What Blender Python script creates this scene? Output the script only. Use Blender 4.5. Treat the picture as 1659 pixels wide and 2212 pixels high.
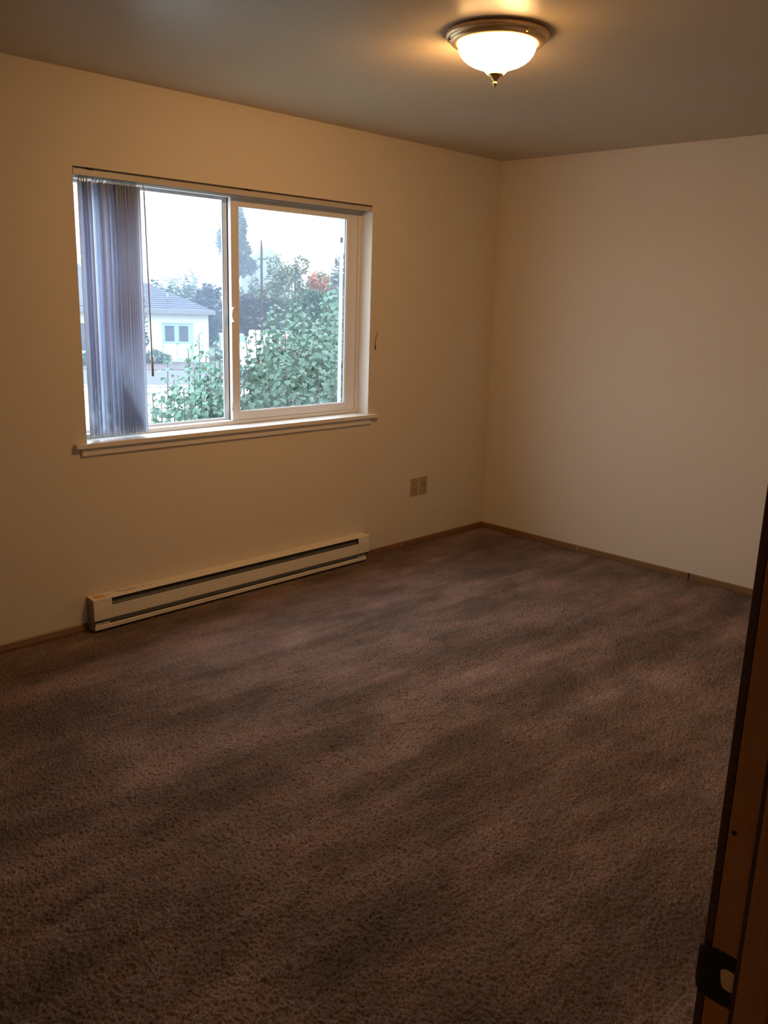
import bpy, math, random
import numpy as np
from mathutils import Vector, Matrix

for o in list(bpy.data.objects): bpy.data.objects.remove(o)
SC = bpy.context.scene
COL = SC.collection
R = math.radians

# ------------------------------------------------------------------ camera
RX = Vector((0.69997316, -0.71355001, 0.02973142))
UX = Vector((0.15193359, 0.18946220, 0.97006199))
FX = Vector((0.69782072, 0.67450015, -0.24103067))
cam_d = bpy.data.cameras.new('camera'); cam = bpy.data.objects.new('camera', cam_d); COL.objects.link(cam)
M = Matrix(((RX.x, UX.x, -FX.x, -4.7846), (RX.y, UX.y, -FX.y, -3.6545), (RX.z, UX.z, -FX.z, 1.5672), (0, 0, 0, 1)))
cam.matrix_world = M
cam_d.sensor_fit = 'VERTICAL'; cam_d.sensor_height = 24.0; cam_d.lens = 1868.96 / 2212 * 24.0
cam_d.clip_start = 0.02; cam_d.clip_end = 500
SC.camera = cam

# ------------------------------------------------------------------ sky, exposure
w = bpy.data.worlds.new('overcast_sky'); SC.world = w; w.use_nodes = True
nt = w.node_tree; nt.nodes.clear()
out = nt.nodes.new('ShaderNodeOutputWorld'); bg = nt.nodes.new('ShaderNodeBackground')
geo = nt.nodes.new('ShaderNodeTexCoord'); sep = nt.nodes.new('ShaderNodeSeparateXYZ'); ramp = nt.nodes.new('ShaderNodeValToRGB')
nt.links.new(geo.outputs['Generated'], sep.inputs[0]); nt.links.new(sep.outputs['Z'], ramp.inputs[0])
ramp.color_ramp.elements[0].position = 0.0; ramp.color_ramp.elements[0].color = (0.44, 0.50, 0.56, 1)
ramp.color_ramp.elements[1].position = 1.0; ramp.color_ramp.elements[1].color = (1.0, 1.15, 1.35, 1)
SKY = 8.5
nt.links.new(ramp.outputs[0], bg.inputs['Color']); bg.inputs['Strength'].default_value = SKY
nt.links.new(bg.outputs[0], out.inputs[0])
LAMP = 122.0
LAMP_COL = (1.0, 0.53, 0.205, 1)
SC.view_settings.view_transform = 'Standard'; SC.view_settings.look = 'None'
SC.view_settings.exposure = 0.0; SC.view_settings.gamma = 1.0; SC.view_settings.use_curve_mapping = False
# daylight comes in through the window: a portal marks the opening for sampling the sky
pd = bpy.data.lights.new('window_daylight_portal', 'AREA'); pd.shape = 'RECTANGLE'; pd.size = 1.78; pd.size_y = 1.18
pd.cycles.is_portal = True
po = bpy.data.objects.new('window_daylight_portal', pd); COL.objects.link(po)
po.location = (-2.058, 0.26, 1.476); po.rotation_euler = (R(-90), 0, 0)

# ------------------------------------------------------------------ materials
def nodes(name):
    m = bpy.data.materials.new(name); m.use_nodes = True
    return m, m.node_tree.nodes, m.node_tree.links, m.node_tree.nodes['Principled BSDF']
def mat(name, col, rough=0.5, metal=0.0, spec=0.5, var=0.0, vscale=20, bump=0.0, bscale=100, stretch=None, coat=0.0, sheen=0.0):
    m, N, L, B = nodes(name)
    B.inputs['Base Color'].default_value = (*col, 1); B.inputs['Roughness'].default_value = rough
    B.inputs['Metallic'].default_value = metal; B.inputs['Specular IOR Level'].default_value = spec
    B.inputs['Coat Weight'].default_value = coat; B.inputs['Sheen Weight'].default_value = sheen
    tc = N.new('ShaderNodeTexCoord'); mp = N.new('ShaderNodeMapping'); L.new(tc.outputs['Object'], mp.inputs[0])
    if stretch: mp.inputs['Scale'].default_value = stretch
    if var:
        n = N.new('ShaderNodeTexNoise'); n.inputs['Scale'].default_value = vscale; n.inputs['Detail'].default_value = 4
        L.new(mp.outputs[0], n.inputs[0])
        mx = N.new('ShaderNodeMix'); mx.data_type = 'RGBA'
        mx.inputs[6].default_value = (*[c * (1 - var) for c in col], 1); mx.inputs[7].default_value = (*[min(1, c * (1 + var)) for c in col], 1)
        L.new(n.outputs[0], mx.inputs[0]); L.new(mx.outputs[2], B.inputs['Base Color'])
    if bump:
        n = N.new('ShaderNodeTexNoise'); n.inputs['Scale'].default_value = bscale; n.inputs['Detail'].default_value = 3
        L.new(mp.outputs[0], n.inputs[0])
        b = N.new('ShaderNodeBump'); b.inputs['Strength'].default_value = 1.0; b.inputs['Distance'].default_value = bump
        L.new(n.outputs[0], b.inputs['Height']); L.new(b.outputs[0], B.inputs['Normal'])
    return m
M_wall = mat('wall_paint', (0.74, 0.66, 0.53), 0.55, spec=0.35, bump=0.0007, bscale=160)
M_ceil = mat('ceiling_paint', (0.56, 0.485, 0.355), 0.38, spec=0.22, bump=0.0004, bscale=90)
M_vinyl = mat('window_vinyl', (0.80, 0.78, 0.74), 0.4)
M_trimw = mat('painted_sill', (0.80, 0.76, 0.68), 0.35, var=0.03, vscale=8)
M_head = mat('headrail_metal', (0.55, 0.50, 0.42), 0.4)
M_dark = mat('dark_gap', (0.02, 0.016, 0.012), 0.7)
M_seal = mat('glazing_seal', (0.10, 0.10, 0.12), 0.6)
M_enamel = mat('heater_enamel', (0.82, 0.76, 0.64), 0.35, var=0.03, vscale=5)
M_enamel2 = mat('heater_inner_steel', (0.34, 0.33, 0.30), 0.4, metal=0.3)
M_fins = mat('heater_fins', (0.20, 0.19, 0.17), 0.5, metal=0.2)
M_label = mat('orange_label', (0.72, 0.40, 0.16), 0.5)
M_ink = mat('printed_ink', (0.10, 0.07, 0.05), 0.6)
M_plate = mat('outlet_ivory', (0.42, 0.31, 0.17), 0.35)
M_slot = mat('outlet_slot', (0.03, 0.02, 0.012), 0.6)
M_wire = mat('dark_wire', (0.06, 0.035, 0.015), 0.5, metal=0.3)
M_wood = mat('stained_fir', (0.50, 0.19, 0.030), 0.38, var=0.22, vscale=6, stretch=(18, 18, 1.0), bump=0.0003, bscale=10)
M_wood2 = mat('shaded_wood_edge', (0.085, 0.032, 0.010), 0.5, var=0.2, vscale=8, stretch=(18, 18, 1.0))  # darker copy of the frame wood, shade put into the colour
M_base = mat('baseboard_wood', (0.20, 0.105, 0.038), 0.45, var=0.2, vscale=8)
M_bronze = mat('oil_rubbed_bronze', (0.030, 0.020, 0.014), 0.55, metal=0.6)
M_raw = mat('raw_splintered_wood', (0.95, 0.60, 0.32), 0.8, var=0.2, vscale=60, stretch=(1, 1, .3), bump=0.002, bscale=80)
M_brass = mat('brushed_brass', (0.78, 0.56, 0.30), 0.38, metal=0.95)
M_gold = mat('polished_finial', (0.75, 0.48, 0.16), 0.22, metal=1.0)
M_chain = mat('bead_chain', (0.55, 0.55, 0.58), 0.3, metal=0.3)
M_clear = mat('wand_plastic', (0.50, 0.42, 0.36), 0.3)

def carpet_mat():
    m, N, L, B = nodes('carpet_pile')
    tc = N.new('ShaderNodeTexCoord')
    def noise(scale, det, rough, sx, sy, rot=0):
        mp = N.new('ShaderNodeMapping'); mp.vector_type = 'TEXTURE'; mp.inputs['Scale'].default_value = (sx, sy, 1); mp.inputs['Rotation'].default_value = (0, 0, R(rot))
        n = N.new('ShaderNodeTexNoise'); n.inputs['Scale'].default_value = scale; n.inputs['Detail'].default_value = det; n.inputs['Roughness'].default_value = rough
        L.new(tc.outputs['Object'], mp.inputs[0]); L.new(mp.outputs[0], n.inputs[0]); return n
    def ramp(n, p0, p1, c0, c1):
        r = N.new('ShaderNodeValToRGB'); r.color_ramp.elements[0].position = p0; r.color_ramp.elements[1].position = p1
        r.color_ramp.elements[0].color = (*c0, 1); r.color_ramp.elements[1].color = (*c1, 1); L.new(n.outputs[0], r.inputs[0]); return r
    def mul(a, b):
        x = N.new('ShaderNodeMix'); x.data_type = 'RGBA'; x.blend_type = 'MULTIPLY'; x.inputs[0].default_value = 1
        L.new(a.outputs[2 if a.bl_idname == 'ShaderNodeMix' else 0], x.inputs[6]); L.new(b.outputs[0], x.inputs[7]); return x
    streak = ramp(noise(1.0, 6, .68, 1.0, .26, -3), .42, .62, (0.150, 0.113, 0.094), (0.262, 0.198, 0.174))
    patch = ramp(noise(2.6, 5, .6, 1, .8, 20), .38, .62, (.80, .80, .80), (1.16, 1.13, 1.12))
    tuft = ramp(noise(330, 2, .5, 1, 1), .30, .70, (.50, .46, .43), (1.5, 1.52, 1.53))
    hue = ramp(noise(9, 3, .6, 1, 1), .35, .65, (1.04, .97, .92), (.97, 1.02, 1.05))
    x = mul(mul(mul(streak, patch), tuft), hue); L.new(x.outputs[2], B.inputs['Base Color'])
    B.inputs['Roughness'].default_value = 0.95; B.inputs['Specular IOR Level'].default_value = 0.1
    return m
M_carpet = carpet_mat()

def glass_mat(name, tint, gloss=0.06):
    m = bpy.data.materials.new(name); m.use_nodes = True; N = m.node_tree.nodes; L = m.node_tree.links; N.clear()
    o = N.new('ShaderNodeOutputMaterial'); t = N.new('ShaderNodeBsdfTransparent'); g = N.new('ShaderNodeBsdfGlossy'); x = N.new('ShaderNodeMixShader')
    fr = N.new('ShaderNodeFresnel'); fr.inputs[0].default_value = 1.45
    t.inputs[0].default_value = (*tint, 1); g.inputs['Roughness'].default_value = 0.02
    ge = N.new('ShaderNodeNewGeometry'); iv = N.new('ShaderNodeMath'); iv.operation = 'SUBTRACT'; iv.inputs[0].default_value = 1; L.new(ge.outputs['Backfacing'], iv.inputs[1])
    mu = N.new('ShaderNodeMath'); mu.operation = 'MULTIPLY'; L.new(fr.outputs[0], mu.inputs[0]); L.new(iv.outputs[0], mu.inputs[1])
    L.new(mu.outputs[0], x.inputs[0]); L.new(t.outputs[0], x.inputs[1]); L.new(g.outputs[0], x.inputs[2]); L.new(x.outputs[0], o.inputs[0])
    return m
M_glass = glass_mat('window_glass', (0.95, 0.97, 0.97))
def screen_mat():
    m = bpy.data.materials.new('insect_screen_mesh'); m.use_nodes = True; N = m.node_tree.nodes; L = m.node_tree.links; N.clear()
    o = N.new('ShaderNodeOutputMaterial'); t = N.new('ShaderNodeBsdfTransparent'); d = N.new('ShaderNodeBsdfDiffuse'); x = N.new('ShaderNodeMixShader')
    d.inputs[0].default_value = (0.30, 0.36, 0.40, 1); x.inputs[0].default_value = 0.30
    L.new(t.outputs[0], x.inputs[1]); L.new(d.outputs[0], x.inputs[2]); L.new(x.outputs[0], o.inputs[0])
    return m
M_screen = screen_mat()
def translucent(name, col, tcol, f, rough=0.5):
    m = bpy.data.materials.new(name); m.use_nodes = True; N = m.node_tree.nodes; L = m.node_tree.links; N.clear()
    o = N.new('ShaderNodeOutputMaterial'); d = N.new('ShaderNodeBsdfDiffuse'); t = N.new('ShaderNodeBsdfTranslucent'); x = N.new('ShaderNodeMixShader')
    d.inputs[0].default_value = (*col, 1); t.inputs[0].default_value = (*tcol, 1); x.inputs[0].default_value = f
    L.new(d.outputs[0], x.inputs[1]); L.new(t.outputs[0], x.inputs[2]); L.new(x.outputs[0], o.inputs[0])
    return m
M_vane = translucent('blind_vinyl', (0.72, 0.74, 0.80), (0.82, 0.85, 0.93), 0.72)
def emit(name, col, s):
    m = bpy.data.materials.new(name); m.use_nodes = True; N = m.node_tree.nodes; L = m.node_tree.links; N.clear()
    o = N.new('ShaderNodeOutputMaterial'); e = N.new('ShaderNodeEmission'); e.inputs[0].default_value = col; e.inputs[1].default_value = s
    L.new(e.outputs[0], o.inputs[0]); return m
def bowl_mat():
    # frosted glass bowl with bulb hot spots; second one added to light window wall
    m = emit('lit_frosted_bowl', LAMP_COL, LAMP); N = m.node_tree.nodes; L = m.node_tree.links
    e = [n for n in N if n.bl_idname == 'ShaderNodeEmission'][0]; tc = N.new('ShaderNodeTexCoord'); prev = None
    for pos, wd_, amp in (((-.026, -.058, -.065), .048, 3.4), ((.045, .075, -.065), .062, 3.2), ((-.085, .050, -.055), .030, 0.5)):
        d = N.new('ShaderNodeVectorMath'); d.operation = 'DISTANCE'; L.new(tc.outputs['Object'], d.inputs[0]); d.inputs[1].default_value = pos
        q = N.new('ShaderNodeMath'); q.operation = 'DIVIDE'; L.new(d.outputs['Value'], q.inputs[0]); q.inputs[1].default_value = wd_
        p = N.new('ShaderNodeMath'); p.operation = 'POWER'; L.new(q.outputs[0], p.inputs[0]); p.inputs[1].default_value = 3
        g = N.new('ShaderNodeMath'); g.operation = 'MULTIPLY'; L.new(p.outputs[0], g.inputs[0]); g.inputs[1].default_value = -1
        x = N.new('ShaderNodeMath'); x.operation = 'EXPONENT'; L.new(g.outputs[0], x.inputs[0])
        a = N.new('ShaderNodeMath'); a.operation = 'MULTIPLY_ADD'; L.new(x.outputs[0], a.inputs[0]); a.inputs[1].default_value = amp * LAMP; a.inputs[2].default_value = .17 * LAMP
        if prev: L.new(prev.outputs[0], a.inputs[2])
        prev = a
    L.new(prev.outputs[0], e.inputs[1]); return m
M_bowl = bowl_mat()

# ------------------------------------------------------------------ mesh helpers
class MB:
    def __init__(s): s.v = []; s.f = []; s.sm = []
    def add(s, vs, fs, smooth=False):
        o = len(s.v); s.v += [tuple(v) for v in vs]; s.f += [tuple(i + o for i in f) for f in fs]; s.sm += [smooth] * len(fs); return s
    def box(s, x0, x1, y0, y1, z0, z1):
        vs = [(x, y, z) for z in (z0, z1) for y in (y0, y1) for x in (x0, x1)]
        return s.add(vs, [(0, 2, 3, 1), (4, 5, 7, 6), (0, 1, 5, 4), (2, 6, 7, 3), (0, 4, 6, 2), (1, 3, 7, 5)])
    def prism(s, prof, axis, a, b, smooth=False):
        # prof: closed list of 2D points; axis x: (y,z); y: (x,z); z: (x,y)
        n = len(prof)
        def P(p, t): return {'x': (t, p[0], p[1]), 'y': (p[0], t, p[1]), 'z': (p[0], p[1], t)}[axis]
        vs = [P(p, a) for p in prof] + [P(p, b) for p in prof]
        fs = [(i, (i + 1) % n, n + (i + 1) % n, n + i) for i in range(n)]
        s.add(vs, fs, smooth); s.f += []; o = len(s.v) - 2 * n
        s.f += [tuple(o + i for i in range(n)), tuple(o + n + i for i in reversed(range(n)))]; s.sm += [False, False]
        return s
    def lathe(s, prof, c=(0, 0, 0), seg=64, caps=True):
        vs = []; fs = []; n = len(prof)
        for k in range(seg):
            a = 2 * math.pi * k / seg
            for r, z in prof: vs.append((c[0] + r * math.cos(a), c[1] + r * math.sin(a), c[2] + z))
        for k in range(seg):
            for i in range(n - 1):
                k2 = (k + 1) % seg
                fs.append((k * n + i, k2 * n + i, k2 * n + i + 1, k * n + i + 1))
        return s.add(vs, fs, True)
    def tube(s, pts, r, seg=8):
        pts = [Vector(p) for p in pts]; rs = r if isinstance(r, (list, tuple)) else [r] * len(pts)
        vs = []; fs = []; prev = None
        for i, p in enumerate(pts):
            d = (pts[min(i + 1, len(pts) - 1)] - pts[max(i - 1, 0)]).normalized()
            a = prev if prev and abs(prev.dot(d)) < 0.95 else (Vector((0, 0, 1)) if abs(d.z) < 0.9 else Vector((1, 0, 0)))
            u = d.cross(a).normalized(); v = d.cross(u).normalized(); prev = a
            for k in range(seg):
                t = 2 * math.pi * k / seg; vs.append(p + (u * math.cos(t) + v * math.sin(t)) * rs[i])
        for i in range(len(pts) - 1):
            for k in range(seg):
                k2 = (k + 1) % seg; fs.append((i * seg + k, i * seg + k2, (i + 1) * seg + k2, (i + 1) * seg + k))
        fs.append(tuple(reversed(range(seg)))); fs.append(tuple((len(pts) - 1) * seg + k for k in range(seg)))
        return s.add(vs, fs, True)
    def build(s, name, m, parent=None, bevel=0.0, loc=None, rz=0.0):
        me = bpy.data.meshes.new(name); me.from_pydata(s.v, [], s.f); me.update()
        me.polygons.foreach_set('use_smooth', s.sm)
        import bmesh
        bm = bmesh.new(); bm.from_mesh(me); bmesh.ops.recalc_face_normals(bm, faces=bm.faces); bm.to_mesh(me); bm.free()
        for mm in (m if isinstance(m, list) else [m]): me.materials.append(mm)
        o = bpy.data.objects.new(name, me); COL.objects.link(o)
        if parent: o.parent = parent
        if loc: o.location = loc
        o.rotation_euler.z = rz
        if bevel:
            b = o.modifiers.new('bevel', 'BEVEL'); b.width = bevel; b.segments = 2; b.limit_method = 'ANGLE'; b.angle_limit = R(40)
        return o
def tag(o, label=None, cat=None, group=None, kind=None):
    if label: o['label'] = label
    if cat: o['category'] = cat
    if group: o['group'] = group
    if kind: o['kind'] = kind
    return o
def empty(name, loc=(0, 0, 0), rz=0):
    o = bpy.data.objects.new(name, None); COL.objects.link(o); o.location = loc; o.rotation_euler.z = rz; o.empty_display_size = .1
    return o
def box(*a): return MB().box(*a)
def copy_tree(o, parent=None):
    c = o.copy(); COL.objects.link(c)
    if parent: c.parent = parent
    for ch in list(o.children): copy_tree(ch, c)
    return c

# ------------------------------------------------------------------ the room
H = 2.44; XL = -4.95; YF = -3.3755; WT = 0.16
WX0, WX1, WZ0, WZ1 = -2.948, -1.168, 0.8876, 2.064
DX0, DX1, DH = -4.822, -3.9939, 2.04
def carpet_floor():
    # cut pile: a fine height field of tufts over the seen part of the room, flat beyond it
    gx0, gx1, gy0, gy1, st = -4.40, 0.0, -3.44, 0.0, .0030
    nx, ny = int((gx1 - gx0) / st) + 1, int((gy1 - gy0) / st) + 1
    rg = np.random.default_rng(3)
    def blur(a):
        a = (np.roll(a, 1, 0) + a * 2 + np.roll(a, -1, 0)) / 4; return (np.roll(a, 1, 1) + a * 2 + np.roll(a, -1, 1)) / 4
    a = rg.normal(size=(ny, nx)); a = a * .45 + blur(a); a /= a.std()
    b = blur(blur(rg.normal(size=(ny, nx)))); b /= b.std()
    z = -.0052 + .0019 * a + .0008 * b; z = np.clip(z, -.0125, .0035)
    X, Y = np.meshgrid(np.linspace(gx0, gx1, nx) , np.linspace(gy0, gy1, ny))
    X = X + rg.normal(size=X.shape) * st * .22; Y = Y + rg.normal(size=Y.shape) * st * .22
    co = np.stack([X, Y, z], 2).reshape(-1, 3)
    I = np.arange(nx * ny).reshape(ny, nx); q = np.stack([I[:-1, :-1], I[:-1, 1:], I[1:, 1:], I[1:, :-1]], 2).reshape(-1, 4)
    ex = [(XL - .12, -4.8, -.005), (gx0, -4.8, -.005), (gx0, WT, -.005), (XL - .12, WT, -.005), (.15, -4.8, -.005), (.15, gy0, -.005), (gx0, gy0, -.005),
          (XL - .12, -4.8, -.12), (.15, -4.8, -.12), (.15, WT, -.12), (XL - .12, WT, -.12)]
    n0 = len(co); co = np.concatenate([co, np.array(ex)])
    q = np.concatenate([q, n0 + np.array([[0, 1, 2, 3], [1, 4, 5, 6], [10, 9, 8, 7], [7, 8, 4, 0]])])
    me = bpy.data.meshes.new('floor'); me.vertices.add(len(co)); me.vertices.foreach_set('co', co.astype(np.float32).ravel())
    me.loops.add(q.size); me.loops.foreach_set('vertex_index', q.astype(np.int32).ravel())
    me.polygons.add(len(q)); me.polygons.foreach_set('loop_start', np.arange(0, q.size, 4, dtype=np.int32)); me.polygons.foreach_set('loop_total', np.full(len(q), 4, dtype=np.int32))
    me.update(calc_edges=True); me.polygons.foreach_set('use_smooth', np.ones(len(q), bool)); me.materials.append(M_carpet)
    o = bpy.data.objects.new('floor', me); COL.objects.link(o); return o
f = carpet_floor(); tag(f, 'brown mauve cut pile carpet with vacuum marks', 'floor', kind='structure')
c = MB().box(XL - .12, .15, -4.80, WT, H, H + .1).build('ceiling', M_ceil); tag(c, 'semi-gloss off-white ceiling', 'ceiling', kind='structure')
b = MB()
b.box(XL - .12, WX0, 0, WT, -.12, H).box(WX1, .15, 0, WT, -.12, H).box(WX0, WX1, 0, WT, -.12, WZ0 - .02).box(WX0, WX1, 0, WT, WZ1, H)
tag(b.build('wall_back', M_wall), 'cream painted wall holding the window', 'wall', kind='structure')
tag(box(0, .15, -3.6, 0, -.12, H).build('wall_right', M_wall), 'plain cream painted wall right of the corner', 'wall', kind='structure')
tag(box(XL - .12, XL, -4.8, 0, -.12, H).build('wall_left', M_wall), 'cream painted wall left of the doorway', 'wall', kind='structure')
b = MB(); b.box(XL, DX0 - .02, YF - .12, YF, -.12, H).box(DX1 + .02, 0, YF - .12, YF, -.12, H).box(DX0 - .02, DX1 + .02, YF - .12, YF, DH + .02, H)
tag(b.build('wall_front', M_wall), 'cream painted wall around the doorway', 'wall', kind='structure')
tag(box(XL, -2.9, -4.8, -4.7, 0, H).build('wall_hallway', M_wall), 'hallway wall behind the doorway', 'wall', kind='structure')
tag(box(-3.0, -2.9, -4.7, YF - .12, 0, H).build('wall_hallway_end', M_wall), 'hallway end wall', 'wall', kind='structure')

# baseboards: ogee strip profile (depth out of wall, height)
BP = [(0, -.014), (0.012, -.014), (0.012, .012), (0.0105, .014), (0.0105, .021), (0.0085, .023), (0.0075, .031), (0.0035, .036), (0, .036)]
def base_back(x0, x1, nm='baseboard_back'):
    o = MB().prism([(-d, z) for d, z in BP], 'x', x0, x1).build(nm, M_base); return tag(o, 'thin brown wooden baseboard under the window wall', 'baseboard', kind='structure')
bb = MB().prism([(-d, z) for d, z in BP], 'x', XL, -2.994); bb.prism([(-d, z) for d, z in BP], 'x', -1.186, 0)
bo = bb.build('baseboard_back', M_base); tag(bo, 'thin brown wooden baseboard under the window', 'baseboard', kind='structure')
MB().box(-.8505, -.8485, -.0135, -.011, .006, .030).build('nail_fleck', mat('pale_fleck', (.75, .6, .4), .5), bo)
bo = MB().prism([(-d, z) for d, z in BP], 'y', YF, 0).build('baseboard_right', M_base); tag(bo, 'thin brown wooden baseboard along the right wall', 'baseboard', kind='structure')
MB().box(-.0135, -.003, -1.5635, -1.5565, -.01, .0366).build('joint_gap', M_dark, bo)
MB().box(-.0135, -.011, -.8, -.797, .006, .03).build('nail_fleck', bpy.data.materials['pale_fleck'], bo)

# ------------------------------------------------------------------ doorway jamb with strike plate
door = tag(empty('door_1', ((DX0 + DX1) / 2, YF, 0)), 'orange-brown wooden door frame at the right edge of the picture', 'door frame', kind='structure')
door['label'] = 'orange-brown stained wooden door frame with dark strike plate'
def D(mb, name, m, parent=door, **k):
    # children are modelled in world coordinates: cancel the empty's offset
    o = mb.build(name, m, parent, **k)
    base = Vector((0, 0, 0)) if parent is not door else Vector(door.location)
    o.location = -base
    return o
for sx, xx in ((1, DX1), (-1, DX0)):
    jm = MB().box(min(xx, xx + sx * .019), max(xx, xx + sx * .019), YF - .13, YF - .0035, 0, DH)
    D(jm, 'jamb', M_wood, bevel=0.0012)
    D(MB().box(min(xx, xx - sx * .011), max(xx, xx - sx * .011), YF - .070, YF - .0365, 0, DH), 'door_stop', M_wood, bevel=0.003)
    # dark strip standing in for the shadow line between jamb and stop
    D(MB().box(min(xx, xx - sx * .0024), max(xx, xx - sx * .0024), YF - .0366, YF - .0300, 0, DH), 'stop_shadow_strip', M_wood2, bevel=0.0008)
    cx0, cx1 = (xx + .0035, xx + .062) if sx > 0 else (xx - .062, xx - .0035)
    D(MB().box(cx0, cx1, YF - .0035, YF + .0075, 0, DH + .06), 'casing', M_wood2, bevel=0.003)  # casing colour darkened for the shaded band beside the jamb
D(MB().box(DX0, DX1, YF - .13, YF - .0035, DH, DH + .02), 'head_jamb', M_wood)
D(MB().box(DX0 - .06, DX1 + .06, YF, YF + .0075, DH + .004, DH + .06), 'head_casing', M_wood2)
# strike plate on the right jamb: T shaped plate with curled lip, rough hole, two screws
y1s, y0s, zc = YF - .0005, YF - .0345, .8985
def strike():
    mb = MB(); t = .0016; x = DX1 - t
    # plate outline in (y,z) with a hole: built from a ring of quads between outer outline and hole outline
    n = 32; outer = []; hole = []
    hy, hz, hw, hh = YF - .0245, .9003, .0083, .0122
    for k in range(n):
        a = 2 * math.pi * k / n; cy, sy = math.cos(a), math.sin(a)
        # superellipse outer
        e = 0.32
        oy = (y0s + y1s) / 2 + (y1s - y0s) / 2 * math.copysign(abs(cy) ** e, cy); oz = zc + .0300 * math.copysign(abs(sy) ** e, sy)
        outer.append((oy, oz))
        hole.append((hy + hw * math.copysign(abs(cy) ** .6, cy) * (1 + .12 * math.sin(3 * a)), hz + hh * math.copysign(abs(sy) ** .7, sy)))
    vs = [(x, *p) for p in outer] + [(x, *p) for p in hole] + [(DX1, *p) for p in outer] + [(DX1, *p) for p in hole]
    fs = []
    for k in range(n):
        j = (k + 1) % n
        fs += [(k, j, n + j, n + k), (k, 2 * n + k, 2 * n + j, j), (n + k, n + j, 3 * n + j, 3 * n + k)]
    mb.add(vs, fs)
    # lip curling round the edge towards the room
    m = 8; prof = []
    for k in range(m + 1):
        a = k / m * R(70); prof.append((YF - .002 + .0135 * math.sin(a) / math.sin(R(70)), DX1 - t + .012 * (1 - math.cos(a))))
    nz = 12; vs = []; fs = []
    for off in (0, .0015):
        for k, (yy, xx) in enumerate(prof):
            hgt = .029 * (1 - .33 * (k / m) ** 2)
            for q in range(nz + 1):
                vs.append((xx + off, yy, zc + hgt * (2 * q / nz - 1)))
    L1 = (m + 1) * (nz + 1)
    for k in range(m):
        for q in range(nz):
            a = k * (nz + 1) + q; fs += [(a, a + 1, a + nz + 2, a + nz + 1), (L1 + a, L1 + a + nz + 1, L1 + a + nz + 2, L1 + a + 1)]
    for q in range(nz):
        a = m * (nz + 1) + q; fs.append((a, a + 1, L1 + a + 1, L1 + a))
    for k in range(m):
        a = k * (nz + 1); fs.append((a, a + nz + 1, L1 + a + nz + 1, L1 + a)); a += nz; fs.append((a, L1 + a, L1 + a + nz + 1, a + nz + 1))
    mb.add(vs, fs, True)
    return mb
sp = D(strike(), 'strike_plate', M_bronze); sp['label'] = 'dark bronze strike plate with curled lip'
for zz, yy in ((.9225, -.0237), (.8790, -.0237)):
    s = MB(); s.lathe([(0, 0), (.0035, 0), (.0040, -.0006), (.0042, -.0012)], seg=20)
    so = s.build('screw', M_dark, sp); so.rotation_euler = (0, R(-90), 0); so.location = (DX1 - .0022, YF + yy, zz)
random.seed(11)
mb = MB(); vs = []; fs = []
for j in range(9):
    for i in range(7):
        vs.append((DX1 - .0005 - .0011 * random.random(), YF - .0330 + .0178 * i / 6, .8870 + .0262 * j / 8))
for j in range(8):
    for i in range(6): a = j * 7 + i; fs.append((a, a + 1, a + 8, a + 7))
mb.add(vs, fs); D(mb, 'splintered_hole', M_raw, sp)['label'] = 'pale raw wood showing in the latch hole'
D(MB().add([(DX1 - .0002, YF - .0095 + .0026 * math.cos(a), 1.0637 + .0028 * math.sin(a)) for a in [k * math.pi / 5 for k in range(10)]], [tuple(range(10))]), 'wood_knot', M_dark)

# ------------------------------------------------------------------ window
win = tag(empty('window_1', ((WX0 + WX1) / 2, 0, WZ0)), 'white vinyl sliding window with a wooden sill', 'window', kind='structure')
def W(mb, name, m, parent=win, **k):
    o = mb.build(name, m, parent, **k); o.location = -Vector(win.location) if parent is win else Vector((0, 0, 0)); return o
e = .001
# outer frame
fr = MB()
fr.box(WX0, WX0 + .032, .092, .155, WZ0, WZ1); fr.box(WX1 - .020, WX1, .092, .155, WZ0, WZ1)
fr.box(WX0 + .032, WX1 - .020, .092, .155, WZ0, WZ0 + .022); fr.box(WX0 + .032, WX1 - .020, .092, .155, 2.028, WZ1)
fr.box(WX1 - .028, WX1 - .020, .100, .118, WZ0 + .022, 2.028)
W(fr, 'window_frame', M_vinyl, bevel=.002)
# fixed left pane: interlock stile, beads, glass
fx = W(MB().box(-2.078, -2.040, .131, .150, WZ0 + .022, 2.028), 'fixed_stile', M_vinyl, bevel=.0015)
W(MB().box(-2.092, -2.078, .138, .153, WZ0 + .022, 2.028), 'exterior_stile', mat('exterior_vinyl', (.75, .8, .85), .4))
W(MB().box(WX0 + .032, WX0 + .040, .138, .150, WZ0 + .022, 2.028).box(WX0 + .04, -2.092, .138, .150, WZ0 + .022, WZ0 + .034).box(WX0 + .04, -2.092, .138, .150, 2.014, 2.028), 'glazing_bead', bpy.data.materials['exterior_vinyl'])
g1 = W(box(WX0 + .04, -2.092, .143, .146, WZ0 + .034, 2.014), 'fixed_glass', M_glass)
W(box(-2.0945, -2.092, .140, .1425, WZ0 + .034, 2.014), 'glazing_seal', M_seal)
W(box(-2.072, -2.044, .1185, .1305, WZ0 + .022, 2.028), 'brush_seal', M_dark)
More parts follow.
